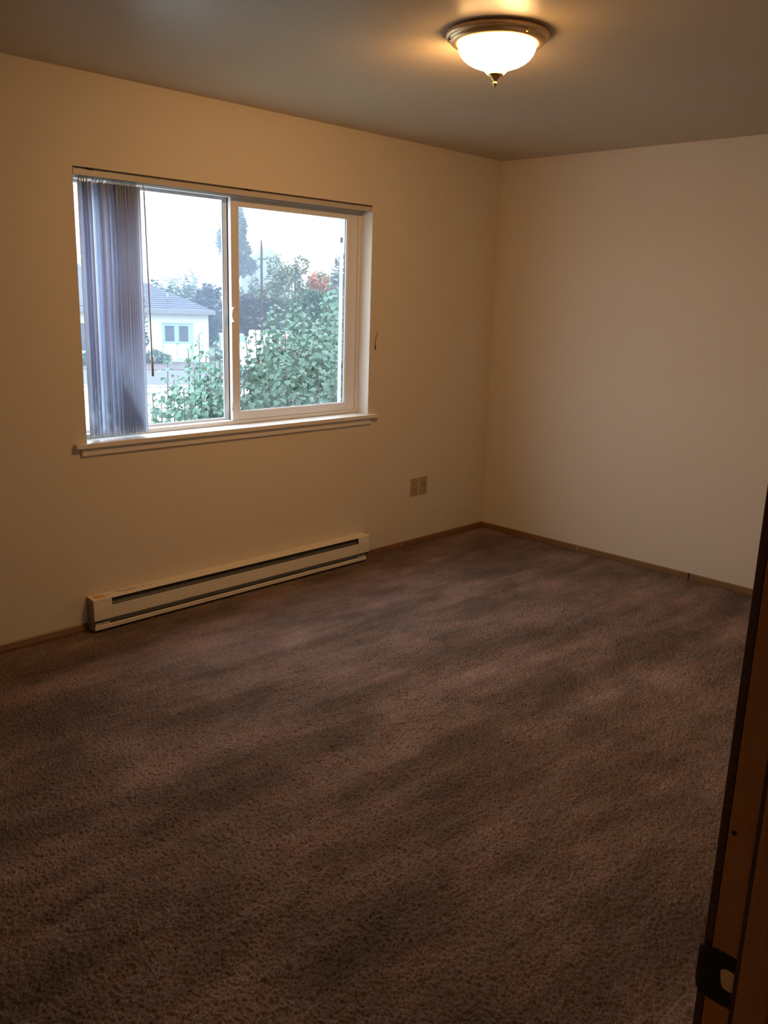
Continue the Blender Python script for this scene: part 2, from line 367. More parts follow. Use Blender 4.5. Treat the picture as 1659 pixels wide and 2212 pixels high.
# sliding sash, right
S0, S1, SZ0, SZ1 = -2.076, -1.1955, .9110, 2.0279
gl0, gl1, gz0, gz1 = -2.030, -1.270, .9535, 1.987
sash = W(MB().box(S0, gl0, .094, .118, SZ0, SZ1).box(gl1, S1, .094, .118, SZ0, SZ1).box(gl0, gl1, .094, .118, SZ0, gz0).box(gl0, gl1, .094, .118, gz1, SZ1), 'sliding_sash', M_vinyl, bevel=.0025)
W(MB().box(gl0, gl0 + .006, .099, .106, gz0, gz1).box(gl1 - .006, gl1, .099, .106, gz0, gz1).box(gl0, gl1, .099, .106, gz0, gz0 + .003), 'glazing_bead', M_vinyl, sash)
W(box(gl0, gl1, .106, .109, gz0, gz1), 'sash_glass', M_glass, sash)
W(MB().box(gl1 - .004, gl1, .109, .117, gz0, gz1).box(gl0, gl1, .109, .117, gz0, gz0 + .002), 'glazing_seal', M_seal, sash)
# stile groove lines
W(box(gl0 - .014, gl0 - .012, .0932, .0942, SZ0 + .03, SZ1 - .03), 'stile_groove', M_trimw, sash)
# cam latch on the stile
lt = MB(); lt.box(-2.080, -2.056, .084, .0942, 1.419, 1.492)
W(lt, 'latch_body', M_trimw, sash, bevel=.003)
lv = MB(); lv.prism([(-2.084, 1.489), (-2.072, 1.494), (-2.071, 1.482), (-2.078, 1.468), (-2.079, 1.446), (-2.070, 1.424), (-2.077, 1.417), (-2.089, 1.436), (-2.092, 1.456), (-2.089, 1.476)], 'y', .070, .084)
W(lv, 'latch_lever', mat('latch_white', (.85, .83, .8), .3), sash, bevel=.002)
vb = MB(); vb.box(-2.083, -2.072, .088, .0942, .9560, 1.0030).box(-2.089, -2.082, .084, .0942, .970, .978)
W(vb, 'vent_stop', M_vinyl, sash, bevel=.001)
# screen outside the sliding half
scf = W(MB().box(-2.060, -2.04, .160, .168, WZ0 + .02, 2.03).box(-1.262, -1.243, .160, .168, WZ0 + .02, 2.03).box(-2.04, -1.262, .160, .168, WZ0 + .02, WZ0 + .045).box(-2.04, -1.262, .160, .168, 2.01, 2.03), 'screen_frame', bpy.data.materials['exterior_vinyl'])
W(MB().add([(-2.04, .164, WZ0 + .045), (-1.262, .164, WZ0 + .045), (-1.262, .164, 2.01), (-2.04, .164, 2.01)], [(0, 1, 2, 3)]), 'insect_screen', M_screen, scf)
W(box(-1.268, -1.258, .148, .158, 1.862, 1.890), 'screen_clip', M_seal, scf)
# exterior sill nosing and wall behind
W(box(WX0, WX1, .155, .20, WZ0 - .02, WZ0 + .008), 'exterior_sill', bpy.data.materials['exterior_vinyl'])
# jamb liners, stool and apron
W(box(WX1 - .0012, WX1 + .0005, .0003, .092, WZ0, WZ1), 'jamb_liner', M_trimw)
st = MB().box(WX0, WX1, -.001, .092, WZ0 - .022, WZ0)
st.box(-3.010, -1.106, -.030, 0, WZ0 - .022, WZ0)
W(st, 'window_sill', M_trimw, bevel=.0025)
W(MB().box(-2.980, -1.150, -.013, 0, WZ0 - .058, WZ0 - .022), 'sill_apron', M_trimw, bevel=.003)

# ------------------------------------------------------------------ vertical blind
bl = tag(empty('vertical_blind', ((WX0 + WX1) / 2, .045, 2.03)), 'grey vertical blind drawn open to the left side of the window', 'blind')
def Bp(mb, name, m, parent=bl, **k):
    o = mb.build(name, m, parent, **k); o.location = -Vector(bl.location) if parent is bl else Vector((0, 0, 0)); return o
rail = MB()
rail.box(-2.940, -1.178, .004, .008, 2.0300, 2.0585).box(-2.940, -1.178, .004, .060, 2.0545, 2.0585).box(-2.940, -1.178, .056, .060, 2.032, 2.0585)
Bp(rail, 'headrail', M_head, bevel=.0012)
Bp(box(-2.938, -1.18, .020, .045, 2.036, 2.050), 'carrier_track', M_dark)
Bp(box(-2.9435, -2.940, .002, .062, 2.029, 2.0595), 'end_cap', M_head)
Bp(box(-1.178, -1.1745, .002, .062, 2.029, 2.0595), 'end_cap', M_head)
for xx in (-2.875, -2.035): Bp(box(xx, xx + .022, .0015, .05, 2.0545, 2.0636), 'mounting_clip', M_dark)
random.seed(5)
xs = [-2.897]
gaps = [.010, .009, .012, .026, .011, .015, .012, .020, .010, .0095, .009, .0085, .010, .009, .0085, .009, .010, .0095, .009, .0085, .0085]
for g in gaps: xs.append(xs[-1] + g * 1.13)
angs = [38, 12, 8, 6, 16, -4, 10, -6, 4, 14, 2, 6, 3, 5, 2, 6, 4, 3, 5, 4, 3, 0]
for i, x in enumerate(xs):
    a = R(angs[i % len(angs)] + random.uniform(-2, 2)); n = 8; vs = []; hw = .0445
    zt, zb = 2.012, .908 + random.uniform(-.002, .002)
    for z in (zb, zt):
        for side in (0, .0007):
            for k in range(n + 1):
                t = 2 * k / n - 1; bow = .0045 * (1 - t * t)
                # local: t along vane, bow across
                lx = bow + side; ly = t * hw
                vs.append((x + lx * math.cos(a) + ly * math.sin(a), .0465 - lx * math.sin(a) + ly * math.cos(a) * .97, z))
    fs = []; m = n + 1
    for s0 in (0, m):
        for k in range(n): fs.append((s0 + k, s0 + k + 1, s0 + k + 1 + 2 * m, s0 + k + 2 * m))
    for z0 in (0, 2 * m):
        for k in range(n): fs.append((z0 + k, z0 + k + 1, z0 + m + k + 1, z0 + m + k))
    fs += [(0, m, 3 * m, 2 * m), (n, n + m, n + 3 * m, n + 2 * m)]
    vn = Bp(MB().add(vs, fs, True), 'vane', M_vane)
    Bp(MB().box(x - .002, x + .002, .040, .053, 2.010, 2.034), 'vane_hook', M_chain, vn)
wd = MB().tube([(-2.603, .028, 2.030), (-2.600, .024, 2.012), (-2.600, .022, 1.99)], .0022).tube([(-2.601, .022, 1.995), (-2.590, .02, 1.25)], .0032)
wo = Bp(wd, 'wand', M_clear)
Bp(MB().tube([(-2.590, .02, 1.262), (-2.589, .02, 1.170)], .0058, 12), 'wand_grip', mat('grip_tan', (.45, .35, .28), .4), wo)
ch = MB()
for k in range(0, 130):
    ch.tube([(-2.612 + .001 * math.sin(k), .010, 2.028 - k * .0065), (-2.612, .010, 2.0255 - k * .0065)], .0014, 5)
Bp(ch, 'bead_chain', M_chain)['kind'] = 'stuff'

# ------------------------------------------------------------------ baseboard heater
HX0, HX1 = -2.990, -1.188
ht = tag(empty('baseboard_heater', ((HX0 + HX1) / 2, -.035, 0)), 'long cream electric baseboard heater on the wall under the window', 'heater')
def Hp(mb, name, m, parent=ht, **k):
    o = mb.build(name, m, parent, **k); o.location = -Vector(ht.location) if parent is ht else Vector((0, 0, 0)); return o
gx0, gx1 = -2.897, -1.282
Hp(MB().prism([(0, .164), (-.062, .158), (-.064, .1535), (-.060, .1535), (-.060, .1555), (0, .1605)], 'x', HX0, HX1), 'top_cover', M_enamel, bevel=.0008)
fp = MB()
face = [(-.062, .1545), (-.0655, .118), (-.0655, .057), (-.062, .053), (-.060, .055), (-.0635, .059), (-.0635, .117), (-.060, .1545)]
fp.prism(face, 'x', HX0, gx0); fp.prism(face, 'x', gx1, HX1)
fp.prism([(-.0655, .1175), (-.0655, .057), (-.062, .053), (-.060, .055), (-.0635, .059), (-.0635, .1175)], 'x', gx0, gx1)
Hp(fp, 'front_panel', M_enamel, bevel=.0006)
Hp(MB().prism([(-.0660, .1175), (-.0645, .1190), (-.062, .1180), (-.062, .1165)], 'x', HX0, HX1), 'panel_crease', M_enamel)
Hp(box(gx1 - .0007, gx1 + .0007, -.0660, -.0650, .05, .118), 'panel_seam', M_enamel2)
Hp(box(HX0, HX1, -.004, 0, .006, .160), 'back_panel', M_enamel2)
fins = MB(); x = gx0 + .004
while x < gx1: fins.box(x, x + .0012, -.052, -.008, .062, .140); x += .0075
fn = Hp(fins, 'heating_fins', M_fins); fn['kind'] = 'stuff'
Hp(MB().tube([(gx0 - .05, -.03, .10), (gx1 + .05, -.03, .10)], .006, 10), 'heating_element', M_fins)
Hp(MB().prism([(-.0615, .116), (-.060, .115), (-.034, .150), (-.0355, .151)], 'x', gx0, gx1), 'air_deflector', mat('deflector_steel', (.075, .073, .066), .5))
Hp(MB().prism([(0, .006), (-.060, .006), (-.0665, .010), (-.0665, .028), (-.063, .031), (-.0625, .029), (-.064, .027), (-.064, .012), (0, .010)], 'x', HX0 + .002, HX1 - .028), 'bottom_lip', M_enamel, bevel=.0006)
Hp(MB().prism([(-.0625, .031), (-.040, .048), (-.041, .050), (-.0635, .032)], 'x', HX0 + .006, HX0 + .08), 'wiring_cover', M_enamel2)
Hp(MB().prism([(-.0625, .031), (-.040, .048), (-.041, .050), (-.0635, .032)], 'x', HX1 - .095, HX1 - .03), 'wiring_cover', M_enamel2)
Hp(box(HX0 + .08, HX1 - .095, -.046, -.042, .028, .060), 'lower_baffle', M_enamel2)
sd = [(0, .006), (-.060, .006), (-.0655, .012), (-.0665, .030), (-.058, .034), (-.0655, .052), (-.0655, .118), (-.063, .157), (0, .1635)]
Hp(MB().prism(sd, 'x', HX0 - .0015, HX0), 'end_panel', M_enamel2)
Hp(MB().prism([(0, .040), (-.055, .040), (-.0655, .052), (-.0655, .118), (-.063, .157), (0, .1635)], 'x', HX1, HX1 + .0015), 'end_panel', M_enamel2)
for xx, zz, yy in ((HX0 + .042, .0395, -.0525), (HX1 - .055, .0395, -.0525)):
    Hp(MB().tube([(xx, yy + .002, zz - .001), (xx, yy - .003, zz + .001)], .0032, 10), 'screw', M_dark)
for xx in (-2.80, -1.56):
    Hp(MB().tube([(xx, -.045, .135), (xx, -.050, .136)], .004, 10), 'screw', M_dark)
def ontop(x, y, dz=.0003): return (x, y, .164 + y * (.006 / .062) + dz)
lab = MB(); lab.add([ontop(HX0 + .018, -.050), ontop(HX0 + .070, -.050), ontop(HX0 + .070, -.012), ontop(HX0 + .018, -.012)], [(0, 1, 2, 3)])
Hp(lab, 'orange_sticker', M_label)['label'] = 'small orange sticker on the heater top'
random.seed(3); ink = MB(); x = HX0 + .082
while x < HX0 + .330:
    for row in (-.022, -.032):
        wv = random.uniform(.003, .012); hv = random.uniform(.003, .007)
        if random.random() < .72 and not (row == -.022 and x < HX0 + .12):
            ink.add([ontop(x, row), ontop(x + wv, row), ontop(x + wv, row + hv), ontop(x, row + hv)], [(0, 1, 2, 3)])
    x += random.uniform(.010, .017)
Hp(ink, 'printed_warning', M_ink)['label'] = 'faded line of printed warning marks'

# ------------------------------------------------------------------ outlets
def plate(xc, zc_, name, label, cat):
    r = empty(name, (xc, 0, zc_))
    tag(r, label, cat, 'wall plates near the corner')
    MB().prism([(-.035, -.057), (.035, -.057), (.035, .057), (-.035, .057)], 'y', -.0055, 0).build('cover_plate', M_plate, r, bevel=.002)
    return r
r1 = plate(-.731, .3855, 'wall_outlet', 'ivory duplex power outlet, left of the two wall plates', 'outlet')
for dz in (.0195, -.0195):
    rc = MB(); prof = [(.0165 * math.cos(a), max(-.0115, min(.0115, .0165 * math.sin(a))) + dz) for a in [k * math.pi / 12 for k in range(24)]]
    rc.prism(prof, 'y', -.0068, -.0055)
    ro = rc.build('receptacle', M_plate, r1)
    s = MB().box(-.0075, -.0055, -.0072, -.0066, dz - .001, dz + .007).box(.0050, .0070, -.0072, -.0066, dz - .001, dz + .006)
    s.build('slot', M_slot, ro)
    MB().tube([(0, -.0066, dz - .0065), (0, -.0073, dz - .0065)], .0026, 10).build('ground_hole', M_slot, ro)
MB().tube([(0, -.0055, 0), (0, -.0066, 0)], .0028, 10).build('screw', M_brass, r1)
r2 = plate(-.646, .3855, 'cable_jack', 'ivory coaxial cable plate with one dark socket, right of the power outlet', 'wall jack')
MB().tube([(0, -.0055, .004), (0, -.013, .004)], .0046, 12).build('socket', M_slot, r2)
for dz in (.042, -.042): MB().tube([(0, -.0053, dz), (0, -.0063, dz)], .0024, 10).build('screw', M_plate, r2)

# small bent wire right of the window
hk = MB().tube([(-1.111, -.004, 1.362), (-1.114, -.006, 1.352), (-1.123, -.008, 1.335), (-1.1275, -.008, 1.322), (-1.1285, -.008, 1.305), (-1.130, -.007, 1.292)], .0016, 8)
hk.tube([(-1.130, -.007, 1.292), (-1.125, -.006, 1.284), (-1.1225, -.005, 1.272), (-1.1235, -.004, 1.262)], [.0018, .0036, .0030, .0012], 8)
tag(hk.build('bent_wire', M_wire), 'small dark bent wire sticking to the wall just right of the window', 'wire')

# ------------------------------------------------------------------ ceiling lamp
LX, LY = -2.243, -1.661
lamp = tag(empty('ceiling_lamp', (LX, LY, H)), 'round flush ceiling lamp with brass pan and glowing frosted bowl', 'lamp')
pan = MB().lathe([(0, 0), (.160, 0), (.170, -.002), (.1735, -.007), (.1735, -.016), (.170, -.021), (.163, -.0225), (.160, -.025), (.1585, -.032), (.154, -.037), (.147, -.040), (.138, -.0410), (.134, -.038), (.132, -.030), (0, -.030)], seg=96)
pan.build('pan', M_brass, lamp)
bw = MB().lathe([(.129, -.032), (.1315, -.040), (.1310, -.050), (.1285, -.060), (.1235, -.072), (.114, -.085), (.101, -.096), (.085, -.105), (.067, -.112), (.053, -.117), (.043, -.122), (.035, -.129), (.029, -.136), (.0, -.137)], seg=96)
bw.build('glass_bowl', M_bowl, lamp)
fi = MB().lathe([(0, -.135), (.0270, -.1355), (.0265, -.1395), (.021, -.144), (.013, -.151), (.0075, -.157), (.0058, -.160), (.0058, -.162), (.0085, -.1645), (.0095, -.1675), (.0085, -.1705), (.005, -.1735), (.004, -.1765), (.0018, -.1800), (0, -.1805)], seg=32)
fi.build('finial', M_gold, lamp)
lamp.scale.z = .94
for k, a in enumerate((R(134), R(254), R(14))):
    MB().tube([(.156 * math.cos(a), .156 * math.sin(a), -.028), (.168 * math.cos(a), .168 * math.sin(a), -.029)], .0055, 12).build('thumb_screw', M_brass, lamp)

#EXTERIOR
# ------------------------------------------------------------------ outside: ground
G = -2.25
M_conc = mat('pale_concrete', (0.372, 0.372, 0.360), 0.8, var=.06, vscale=2)
M_asph = mat('asphalt', (0.052, 0.054, 0.066), 0.85, var=.15, vscale=3)
M_bark = mat('bark_mulch', (.055, .038, .045), 0.9, var=.35, vscale=4)
M_lawn = mat('far_ground', (0.064, 0.080, 0.064), 0.9, var=.2, vscale=1)
M_curb = mat('curb', (0.210, 0.180, 0.200), 0.8)
HC = Vector((23.23, 37.28, G)); HU = Vector((-.85, .527, 0)); HN = Vector((-.527, -.85, 0)); HRZ = math.atan2(HU.y, HU.x)
def fac(s, t, z=0): return HC + HU * s + HN * t + Vector((0, 0, z))
def strip(nm, m, s0, s1, t0, t1, z, th=.06):
    mb = MB(); q = [fac(s0, t0), fac(s1, t0), fac(s1, t1), fac(s0, t1)]
    vs = [(p.x, p.y, G + z) for p in q] + [(p.x, p.y, G + z - th) for p in q]
    mb.add(vs, [(0, 1, 2, 3), (7, 6, 5, 4), (0, 1, 5, 4), (1, 2, 6, 5), (2, 3, 7, 6), (3, 0, 4, 7)])
    o = mb.build(nm, m); tag(o, kind='structure'); return o
strip('ground', M_lawn, -110, 90, -130, 60, -.03)
strip('ground_concrete', M_conc, -60, 40, 13.4, 50, .0)
strip('curb', M_curb, -60, 40, 12.9, 13.4, .06, .1)
strip('street', M_asph, -60, 40, 5.0, 12.9, -.01)
strip('parking_lot', M_asph, -60, -.8, -32, 5.0, .0)
strip('mulch_bed', M_bark, -.6, 16, .0, 5.0, .02)
tag(MB().box(XL - 3, 3.5, WT, WT + .02, G, -.12).build('wall_outside', M_conc), kind='structure')

def leaf_template(heart=True):
    if heart:
        R_ = [(.20, -.13, .03), (.42, -.06, .05), (.53, .20, .05), (.46, .50, .0), (.25, .80, -.08)]
        v = [(0, 0, 0)] + R_ + [(0, 1.0, -.17)] + [(-x, y, z) for x, y, z in R_[::-1]] + [(0, .45, -.02)]
        f = [(12, 0, 1, 2), (12, 2, 3), (12, 3, 4), (12, 4, 5, 6), (12, 6, 7, 8), (12, 8, 9), (12, 9, 10), (12, 10, 11, 0)]
    else:
        v = [(0, 0, 0), (.5, .5, .05), (0, 1, 0), (-.5, .5, .05)]; f = [(0, 1, 2), (0, 2, 3)]
    return np.array(v, float), f
def leaves(pos, dirs, tilt, size, heart=False):
    """pos Nx3, dirs N azimuths, tilt N (down from horizontal), size N -> verts, faces"""
    tv, tf = leaf_template(heart); N = len(pos); k = len(tv)
    ca, sa = np.cos(dirs), np.sin(dirs); ct, st = np.cos(tilt), np.sin(tilt)
    fwd = np.stack([ca * ct, sa * ct, -st], 1); side = np.stack([-sa, ca, np.zeros(N)], 1)
    roll = RNG.uniform(-.5, .5, N)[:, None]
    up = np.cross(side, fwd) * -1
    side2 = side * np.cos(roll) + up * np.sin(roll); up2 = -side * np.sin(roll) + up * np.cos(roll)
    V = pos[:, None, :] + size[:, None, None] * (tv[None, :, 0:1] * side2[:, None] + tv[None, :, 1:2] * fwd[:, None] + tv[None, :, 2:3] * up2[:, None])
    V = V.reshape(-1, 3); F = [tuple(i + j * k for i in f) for j in range(N) for f in tf]
    return V.tolist(), F
RNG = np.random.default_rng(7)
def leafmat(name, c1, c2, tr=.3, scale=1.2):
    m = bpy.data.materials.new(name); m.use_nodes = True; N = m.node_tree.nodes; L = m.node_tree.links; N.clear()
    o = N.new('ShaderNodeOutputMaterial'); d = N.new('ShaderNodeBsdfPrincipled'); t = N.new('ShaderNodeBsdfTranslucent'); x = N.new('ShaderNodeMixShader')
    tc = N.new('ShaderNodeTexCoord'); n = N.new('ShaderNodeTexNoise'); n.inputs['Scale'].default_value = scale; n.inputs['Detail'].default_value = 3
    r = N.new('ShaderNodeValToRGB'); r.color_ramp.elements[0].color = (*c1, 1); r.color_ramp.elements[1].color = (*c2, 1); r.color_ramp.elements[0].position = .35; r.color_ramp.elements[1].position = .65
    L.new(tc.outputs['Object'], n.inputs[0]); L.new(n.outputs[0], r.inputs[0]); L.new(r.outputs[0], d.inputs['Base Color']); L.new(r.outputs[0], t.inputs[0])
    d.inputs['Roughness'].default_value = .5; d.inputs['Specular IOR Level'].default_value = .5
    x.inputs[0].default_value = tr; L.new(d.outputs[0], x.inputs[1]); L.new(t.outputs[0], x.inputs[2]); L.new(x.outputs[0], o.inputs[0]); return m
M_stem = mat('shrub_stem', (.10, .09, .08), .7)
M_trunk = mat('bark', (0.052, 0.044, 0.048), .9, var=.2, vscale=8)

# ------------------------------------------------------------------ shrubs right outside the window
M_shrub = leafmat('shrub_leaves', (.065, .13, .10), (.13, .23, .17), .3, 2.5)
def shrub(label, tops, lsize, dens, group='leafy shrubs outside the window'):
    xs = [t[0] for t in tops]; ys = [t[1] for t in tops]; o = (sum(xs) / len(xs), sum(ys) / len(ys) + .15, G)
    root = tag(empty('leafy_shrub', o), label, 'shrub', group)
    P = []; A = []; T = []; S = []; stems = []
    for (x, y, zt) in tops:
        bx, by = o[0] + (x - o[0]) * .62 + RNG.uniform(-.05, .05), max(.45, o[1] + (y - o[1]) * .6)
        n = 12; pts = []
        ph = RNG.uniform(0, 6)
        for k in range(n + 1):
            t = k / n; wob = .025 * math.sin(ph + 5 * t)
            pts.append(Vector((bx + (x - bx) * t ** 1.3 + wob * (1 - t), by + (y - by) * t ** 1.3 + wob * .7 * (1 - t), G + (zt - G) * t)))
        mb = MB().tube([p - Vector(o) for p in pts], [.012 * (1 - .8 * k / n) + .0016 for k in range(n + 1)], 5)
        mb.build('stem', M_stem, root)
        L = zt - G; z = zt; az = RNG.uniform(0, 6.28)
        while z > G + .25:
            t = (z - G) / L; k = min(int(t * n), n - 1); q = pts[k].lerp(pts[k + 1], t * n - k)
            top = zt - z
            for r in range(2 if top < .15 else dens):
                az += 2.4 + RNG.uniform(-.4, .4); spread = min(.03 + top * .22, .17) * RNG.uniform(.35, 1.15)
                s = lsize * (.45 + min(top * 1.3, .62)) * RNG.uniform(.75, 1.15)
                P.append([q.x + spread * math.cos(az), max(.34, q.y + spread * math.sin(az)), q.z + RNG.uniform(-.02, .02) + .02])
                A.append(az); T.append(RNG.uniform(.15, .95)); S.append(s)
            z -= RNG.uniform(.022, .036) if z > .55 else RNG.uniform(.06, .1)
    P = np.array(P) - np.array(o)
    V, F = leaves(P, np.array(A), np.array(T), np.array(S), True)
    MB().add(V, F).build('foliage', M_shrub, root)
T0 = [(-1.83,1.30,0.92),(-1.99,1.00,0.85),(-1.59,1.50,1.09),(-1.89,1.10,0.89),(-1.64,1.30,0.94),(-1.42,1.70,0.96)]
T1 = [(-1.36,1.60,1.17),(-1.07,1.90,1.26),(-1.07,1.70,1.19),(-0.81,2.00,1.19),(-1.35,1.40,1.14),(-1.58,1.20,1.07),(-1.52,1.10,1.07),(-1.79,1.00,0.98),(-1.30,1.30,1.08),(-1.64,1.00,0.98),(-1.04,1.60,1.12),(-1.57,0.95,0.97),(-1.81,0.90,0.93),(-1.21,1.3,1.05),(-1.4,1.1,1.0)]
T2 = [(-1.01,1.40,1.23),(-0.70,1.70,1.30),(-0.35,2.00,1.39),(-0.04,2.30,1.49),(0.37,2.50,1.59),(0.17,2.10,1.46),(0.44,2.20,1.47),(0.90,2.60,1.77),(0.76,2.30,1.61),(0.55,2.00,1.53),(-0.25,1.90,1.41),(-0.14,1.80,1.37),(-0.15,1.60,1.34),(0.12,1.70,1.41),(0.11,1.50,1.35),(-0.65,1.50,1.28),(-0.93,1.30,1.21),(-0.68,1.30,1.24),(-0.52,1.30,1.22),(-0.45,1.20,1.19),(-0.20,1.30,1.24),(-0.12,1.20,1.15),(-1.21,1.10,1.09),(-1.13,1.00,1.10),(-0.97,1.00,1.09),(-0.86,0.95,1.06),(-0.72,0.95,1.05),(-0.56,0.95,1.05),(-0.45,0.90,1.02),(0.62,1.80,1.34),(0.23,1.30,1.14),(-0.21,1.00,1.03),(-1.41,0.90,1.00),(-1.32,0.85,0.97),(-1.17,0.85,0.96),(-1.05,0.80,0.93),(-0.89,0.80,0.92),(-0.74,0.80,0.91),(-0.58,0.80,0.87),(-1.29,1.20,1.03),(-1.47,0.90,0.91),(0.60,2.3,1.35),(.85,2.4,1.50),(0.3,1.9,1.25),(1.0,2.3,1.6),(.9,2.0,1.4)]
shrub('sparse low leafy shrub just right of the blind', T0, .058, 3)
shrub('leafy shrub filling the lower right of the left window pane', T1, .058, 4)
shrub('large dense leafy shrub filling the right window pane', T2, .064, 4)

# ------------------------------------------------------------------ trees
def crown(root, name, m, blobs, n, size, flat=.0):
    P = []
    tot = sum(b[3] * b[4] * b[5] for b in blobs) ** 1
    for (dx, dy, z, rx, ry, rz) in blobs:
        k = max(30, int(1.5 * n * rx * ry * rz / tot)); d = RNG.normal(size=(k, 3)); d /= np.linalg.norm(d, axis=1)[:, None]
        rr = RNG.uniform(.35, 1.0, k)[:, None] ** .5 * (1 + .12 * np.sin(d[:, 0:1] * 9 + z) * np.cos(d[:, 2:3] * 7))
        P.append(np.array([dx, dy, z]) + d * rr * np.array([rx, ry, rz]))
    P = np.concatenate(P); N = len(P)
    V, F = leaves(P, RNG.uniform(0, 6.28, N), RNG.uniform(-.6, 1.2, N), RNG.uniform(.6, 1.3, N) * size * 1.25)
    return MB().add(V, F).build(name, m, root)
def tree(name, label, x, y, blobs, n, size, m, trunk=.12, th=None, cat='tree', group=None, k=1.0):
    if k != 1.0:
        x, y = -4.78 + (x + 4.78) * k, -3.65 + (y + 3.65) * k
        blobs = [(a * k, b_ * k, max(c_ * .0 + rz_ * k * .8, 3.82 + (c_ - 3.82) * k), rx * k, ry * k, rz_ * k) for a, b_, c_, rx, ry, rz_ in blobs]; size *= k
    root = tag(empty(name, (x, y, G)), label, cat, group)
    if trunk:
        top = th or max(b[2] for b in blobs)
        MB().tube([(0, 0, 0), (.03, 0, top * .4), (0, .03, top * .8), (0, 0, top)], [trunk, trunk * .8, trunk * .5, trunk * .2], 8).build('trunk', M_trunk, root)
    crown(root, 'foliage', m, blobs, n, size)
    return root
GT = 'trees across the parking lot'
m_purple = leafmat('purple_leaves', (0.022, 0.014, 0.034), (0.040, 0.024, 0.052), .2)
tree('purple_leaf_tree', 'dark purple-leaved tree behind the parked cars, left of the utility pole', 31.6, 43.9, [(0, 0, 1.9, 1.6, 1.5, 1.6), (-1.3, .9, 2.4, 1.3, 1.3, 1.2), (.5, -.4, 2.9, 1.1, 1.1, .7), (-.6, .5, 3.1, 1.1, 1, .7), (.2, -.2, 1.0, 1.6, 1.5, 1.0)], 5200, .20, m_purple, group=GT, k=1.06)
tree('purple_leaf_tree', 'dark purple-leaved tree just right of the white house', 27.9, 44.4, [(0, 0, 2.6, 1.2, 1.2, 1.3), (.3, 0, 3.6, .8, .8, .7), (0, 0, 1.4, 1.1, 1.1, 1.2)], 3000, .20, m_purple, group=GT, k=1.12)
m_blue = leafmat('blue_green_leaves', (0.032, 0.045, 0.059), (0.045, 0.063, 0.077), .2)
tree('tall_conifer', 'tall hazy narrow tree cut by the middle window stile', 45.4, 64.9, [(0, 0, 9.6, 1.0, 1.0, 1.6), (.2, 0, 7.6, 1.25, 1.2, 1.2), (.4, -.2, 6.3, 1.6, 1.4, .9), (0, 0, 11.2, .6, .6, 1.2), (-.5, .4, 8.4, 1.2, 1.2, 1.8)], 4200, .24, m_blue, trunk=.13, group=GT)
tree('small_conifer', 'small pointed green conifer behind the purple tree', 37.6, 52.0, [(0, 0, 1.5, 1.1, 1.1, 1.5), (0, 0, 3.0, .8, .8, 1.3), (0, 0, 4.2, .45, .45, 1.0), (-.9, .6, 2.9, .7, .7, 1.3)], 2600, .17, leafmat('conifer_green', (0.023, 0.050, 0.041), (0.036, 0.072, 0.054), .1), group=GT, k=1.17)
tree('hazy_round_tree', 'large pale tree fading in the haze behind the utility pole', 68.9, 91.06, [(0, 0, 5.2, 2.8, 2.8, 3.8), (.2, 0, 8.2, 1.6, 1.6, 1.5), (-1.6, 1, 4.0, 1.6, 1.6, 3.2), (1.5, -.9, 4.6, 1.6, 1.6, 3.0)], 3600, .42, leafmat('hazy_leaves', (0.050, 0.070, 0.075), (0.065, 0.085, 0.090), .2), group='trees fading in the haze', k=1.14)
m_yg = leafmat('yellow_green_leaves', (.075, .11, .055), (.15, .16, .060), .35)
tree('birch_tree', 'tall loose yellow-green tree beyond the shrub', 29.0, 36.8, [(-1.0, 1.2, 3.2, .75, .7, 1.6), (-.2, .3, 3.9, .95, .9, 1.7), (-.75, .9, 5.3, .50, .5, .8), (.25, -.3, 5.5, .55, .5, .6), (.9, -.9, 3.6, .9, .9, 1.5), (.2, -.2, 2.4, 1.2, 1, 1.4), (1.4, -1.5, 2.9, .8, .8, 1.3), (1.2, -1.0, 4.3, .8, .8, .9), (2.0, -1.6, 4.0, .8, .8, 1.0), (2.6, -2.1, 3.4, .9, .9, 1.2)], 8500, .13, m_yg, group=GT, k=1.2)
tree('golden_shrub', 'pale golden shrub at the foot of the yellow-green tree', 31.2, 41.6, [(0, 0, 1.6, .55, .55, 1.0), (.1, 0, 2.7, .45, .45, .8)], 900, .13, leafmat('golden_leaves', (0.150, 0.110, 0.060), (0.200, 0.150, 0.090), .3), cat='shrub', group=GT, k=1.16)
m_wil = leafmat('willow_leaves', (.020, .060, .052), (.050, .105, .085), .3)
# drooping willow: hanging strands of narrow leaves
wl = tag(empty('weeping_willow', (19.0, 23.3, G)), 'blue-green weeping tree with hanging strands behind the shrub', 'tree', GT)
MB().tube([(0, 0, 0), (.05, 0, 1.8), (0, .05, 3.6)], [.14, .10, .04], 8).build('trunk', M_trunk, wl)
P = []; A = []
for k in range(260):
    a = RNG.uniform(0, 6.28); rr = 1.25 * math.sqrt(RNG.uniform(.02, 1)); px, py = rr * math.cos(a), rr * math.sin(a) * .9
    zt = 4.15 - .55 * rr ** 1.5 + RNG.uniform(-.25, .15); Ls = RNG.uniform(.9, 2.2)
    nn = int(Ls / .055)
    for j in range(nn): P.append([px * (1 + .04 * j / nn) + RNG.uniform(-.015, .015), py + RNG.uniform(-.015, .015), zt - Ls * j / nn]); A.append(RNG.uniform(0, 6.28))
P = np.array(P); N = len(P)
V, F = leaves(P, np.array(A), RNG.uniform(.9, 1.45, N), RNG.uniform(.07, .12, N)); MB().add(V, F).build('foliage', m_wil, wl)
